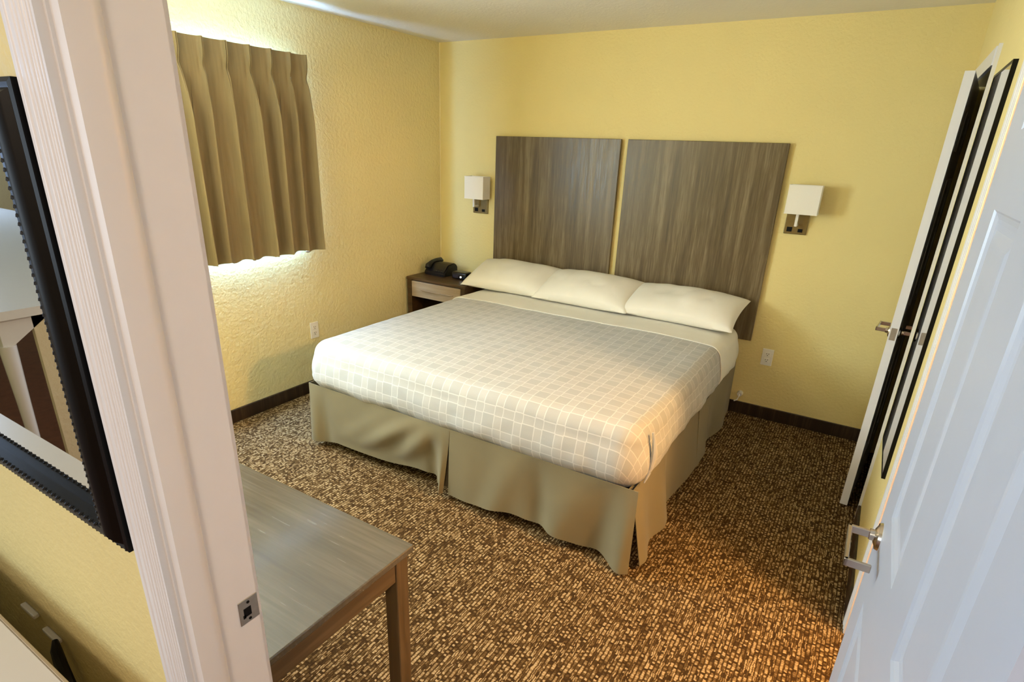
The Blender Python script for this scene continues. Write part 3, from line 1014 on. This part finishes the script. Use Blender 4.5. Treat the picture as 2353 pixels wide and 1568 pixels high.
def curtain_pt(s, q):
    y = CY0+(CY1-CY0)*s          # at the heading
    z = ZC1-(ZC1-ZC0)*q
    # phase counted in pleats
    ph_ = None
    for i in range(len(PLE)-1):
        if PLE[i] <= y <= PLE[i+1]:
            ph_ = i+(y-PLE[i])/(PLE[i+1]-PLE[i]); break
    if ph_ is None: ph_ = (y-PLE[0])/0.135 if y < PLE[0] else len(PLE)-1+(y-PLE[-1])/0.12
    dc = ph_-round(ph_)
    k = round(ph_)
    pinch = gs(dc, 0, 0.055)*0.040 - 0.022*gs(dc, 0, 0.018)          # gathered pleat with a slot down the middle
    flat = 0.004*math.cos(2*PI*dc)
    skew = 0.10*math.sin(k*2.3)
    rd = 0.5+0.5*math.cos(2*PI*(dc - skew*q) + 0.45*math.sin(2*PI*dc))
    fold = 0.110*rd**2.5 - 0.034 + 0.006*math.cos(4*PI*dc+k)
    fold *= (0.85+0.25*math.sin(k*1.7+0.4))
    w_ = sm(0.10, 0.34, q)
    x = 0.098 + (pinch+flat)*(1-w_) + fold*w_*(0.75+0.35*q) + 0.014*gs(dc, 0, .06)*w_*(1-q)*0.8
    x += 0.008*q*q + 0.006*sn(y*3, z*2, 1.0)*q - 0.018*gs(q, 0.115, .03)*gs(dc, 0, .10)
    y2 = y + 0.010*q*math.sin(k*1.9) - 0.012*q*s - 0.014*q*(1-s)
    z2 = z + (0.012*math.cos(2*PI*dc) + 0.004*sn(y*6, 0, 3))*q
    # right hand edge returns to the wall at the heading
    x -= 0.05*sm(0.965, 1.0, s)*(1-0.6*q)
    return Vector((x, y2, z2))


bm = grid(bmesh.new(), 360, 60, curtain_pt)
obj('drape', bm, M_curtain, CT, smooth=True)
bm = grid(bmesh.new(), 210, 30, lambda s, q: curtain_pt(s, min(1, .005+q*.99))+Vector((-0.006, 0, 0)))
obj('lining', bm, M_lining, CT, smooth=True, label='grey lining at the back of the curtain')
bm = bmesh.new(); box(bm, 0.068, 0.080, CY0, CY1-0.02, 2.125, 2.140, bev=0.002, seg=1)
box(bm, 0.0, 0.068, -2.36, -2.345, 2.128, 2.138); box(bm, 0.0, 0.068, -1.50, -1.485, 2.128, 2.138)
obj('curtain_track', bm, M_plastic, CT)

# ------------------------------------------------------------------ desk in the bedroom
KX0, KX1, KY0, KY1, KZ = 0.86, 2.368, -3.605, -3.136, 0.722
dk = empty('desk', ((KX0+KX1)/2, (KY0+KY1)/2, 0), label='grey brown wood desk at lower left against the doorway wall', cat='desk')
obj('desk_top', B(KX0, KX1, KY0, KY1, KZ-0.020, KZ, bev=0.003, seg=2), M_desk, dk)
bm = B(KX1-0.030, KX1-0.012, KY0+0.004, KY1-0.062, KZ-0.085, KZ-0.020)
obj('apron', bm, M_deskapron, dk)
obj('apron', B(KX0+0.012, KX0+0.030, KY0+0.03, KY1-0.062, KZ-0.085, KZ-0.020), M_deskapron, dk)
obj('apron', B(KX0+0.06, KX1-0.065, KY1-0.035, KY1-0.014, KZ-0.085, KZ-0.020), M_desk, dk)
for x, y in ((KX0+0.03, KY0+0.01), (KX1-0.03-0.045, KY0+0.01), (KX0+0.012, KY1-0.012-0.045), (KX1-0.012-0.045, KY1-0.012-0.045)):
    if True:
        obj('leg', B(x, x+0.045, y, y+0.045, 0.0, KZ-0.020, bev=0.002, seg=1), M_deskleg, dk)

# ------------------------------------------------------------------ living side: framed mirror
FX0, FX1, FZ0, FZ1, FYF = 1.55, 2.350, 1.098, 1.748, -3.778
fr = empty('framed_mirror', ((FX0+FX1)/2, YF0, FZ0), label='black framed mirror with beaded inner edge hanging on the yellow wall beside the doorway', cat='mirror')
RWD = 0.038


def rail(p, q_, outer, inner, length_axis):
    """frame rail with ogee face. p,q_: ends along length_axis"""
    bm = bmesh.new()
    n = 14
    prof_ = []
    for i in range(n+1):
        s = i/n
        d = 0.020 + 0.015*sm(0.05, 0.8, s) - 0.003*gs(s, 0.30, .08) + 0.002*gs(s, .12, .07)
        prof_.append((s, d))
    rows = []
    for end, mit in ((p, 1), (q_, -1)):
        row = []
        for s, d in [(0, 0.0)]+prof_+[(1, 0.004)]:
            o_ = outer+(inner-outer)*s
            e = end+mit*RWD*s if length_axis else end
            ins_ = RWD*s*mit
            row.append((end+ins_, o_, YF0-d))
        rows.append(row)
    vs = []
    for row in rows:
        vs.append([bm.verts.new((a, y, b_) if length_axis == 'x' else (b_, y, a)) for a, b_, y in row])
    for i in range(len(vs[0])-1):
        bm.faces.new((vs[0][i], vs[0][i+1], vs[1][i+1], vs[1][i]))
    bm.faces.new(vs[0]); bm.faces.new(vs[1][::-1])
    return bm


obj('frame_rail', rail(FX0, FX1, FZ0, FZ0+RWD, 'x'), M_blackframe, fr, smooth=True)
obj('frame_rail', rail(FX0, FX1, FZ1, FZ1-RWD, 'x'), M_blackframe, fr, smooth=True)
obj('frame_rail', rail(FZ0, FZ1, FX1, FX1-RWD, 'z'), M_blackframe, fr, smooth=True)
obj('frame_rail', rail(FZ0, FZ1, FX0, FX0+RWD, 'z'), M_blackframe, fr, smooth=True)
obj('mirror_glass', B(FX0+0.03, FX1-0.03, -3.756, -3.750, FZ0+0.03, FZ1-0.03), M_mirror, fr)


def beads(pts, r):
    bm = bmesh.new()
    for p in pts:
        b = bmesh.new(); bmesh.ops.create_icosphere(b, subdivisions=1, radius=r); b.transform(Matrix.Translation(p)); merge(bm, b)
    return bm


yb_ = YF0-0.033
bz = [(FX1-RWD+0.001, yb_, FZ0+RWD+0.008+0.0105*i) for i in range(int((FZ1-FZ0-2*RWD)/0.0105))]
o = obj('bead_trim', beads(bz, 0.0040), M_bead, fr, kind='stuff')
bx_ = [(FX0+RWD+0.008+0.0155*i, yb_, FZ0+RWD-0.001) for i in range(int((FX1-FX0-2*RWD)/0.0155))]
o = obj('bead_trim', beads(bx_, 0.0040), M_bead, fr, kind='stuff')
bo = [(FX0+0.006+0.0125*i, YF0-0.020, FZ0+0.003) for i in range(int((FX1-FX0)/0.0125))]
o = obj('bead_trim', beads(bo, 0.0030), M_bead, fr, kind='stuff')

# console table by the living room wall
ct = empty('console_table', (1.4, -3.95, 0), label='white topped table with beige edge at the bottom left in front of the yellow wall', cat='table')
obj('table_top', B(0.55, 2.27, -4.078, -3.832, 0.724, 0.75, bev=0.002, seg=1), M_white2, ct)
bm = bmesh.new(); box(bm, 0.55, 2.27, -3.832, -3.826, 0.722, 0.7515, bev=0.001, seg=1)
obj('edge_band', bm, M_beige, ct, label='beige edge band')
for x in (0.56, 2.205):
    for y in (-4.07, -3.885):
        obj('leg', B(x, x+0.04, y, y+0.04, 0, 0.724), M_white2, ct)

obj('back_panel', B(0.62, 2.2, -4.04, -3.90, 0.02, 0.724), M_white2, ct)  # unseen solid block added under the top to shade the wall gap

# plugged-in adapters under the mirror
for (x, z, lb, cord) in ((1.690, 0.622, 'white plug adapter on the yellow wall, the farther one without a cord', False), (1.795, 0.604, 'white plug adapter with a black cord on the yellow wall by the table edge', True)):
    a = empty('plug_adapter', (x, YF0, z), label=lb, cat='plug', group='plug adapters on the wall under the framed mirror')
    obj('adapter_body', B(x-0.036, x+0.036, YF0-0.013, YF0, z-0.006, z+0.005, bev=0.003, seg=2), M_plastic, a)
    if cord:
        bm = bmesh.new()
        tube(bm, [(x+0.03, YF0-0.012, z+0.006), (x+0.05, YF0-0.020, z-0.004), (x+0.075, YF0-0.026, z-0.035), (x+0.10, YF0-0.022, z-0.09), (x+0.115, YF0-0.015, z-0.2), (x+0.12, YF0-0.012, 0.02)], 0.007, 8, [0.006, 0.011, 0.013, 0.009, 0.005, 0.004])
        obj('power_cord', bm, M_dark, a, smooth=True, label='black power cord')

# things of the living area that the framed mirror shows
br = empty('bar_table', (-1.5, -4.9, 0), label='long white table across the living room seen in the framed mirror', cat='table')
obj('table_top', B(-4.6, 0.03, -5.9, -4.30, 0.905, 0.945), M_white2, br)
bm = bmesh.new()
tube(bm, [(-0.02, -4.36, 0.0), (-0.02, -4.36, 0.5), (-0.02, -4.36, 0.78)], 0.03, 12, [0.018, 0.026, 0.034])
obj('leg', bm, M_white2, br, smooth=True)
bm = bmesh.new()
v = [bm.verts.new(c_) for c_ in ((-0.04, -4.34, 0.75), (-0.04, -4.34, 0.905), (-0.04, -4.56, 0.905), (0, -4.34, 0.75), (0, -4.34, 0.905), (0, -4.56, 0.905))]
for f in ((0, 1, 2), (5, 4, 3), (0, 3, 4, 1), (1, 4, 5, 2), (2, 5, 3, 0)): bm.faces.new([v[i] for i in f])
obj('bracket', bm, M_white2, br)
obj('end_panel', B(-0.03, 0.0, -5.8, -4.47, 0.0, 0.905), M_living, br)
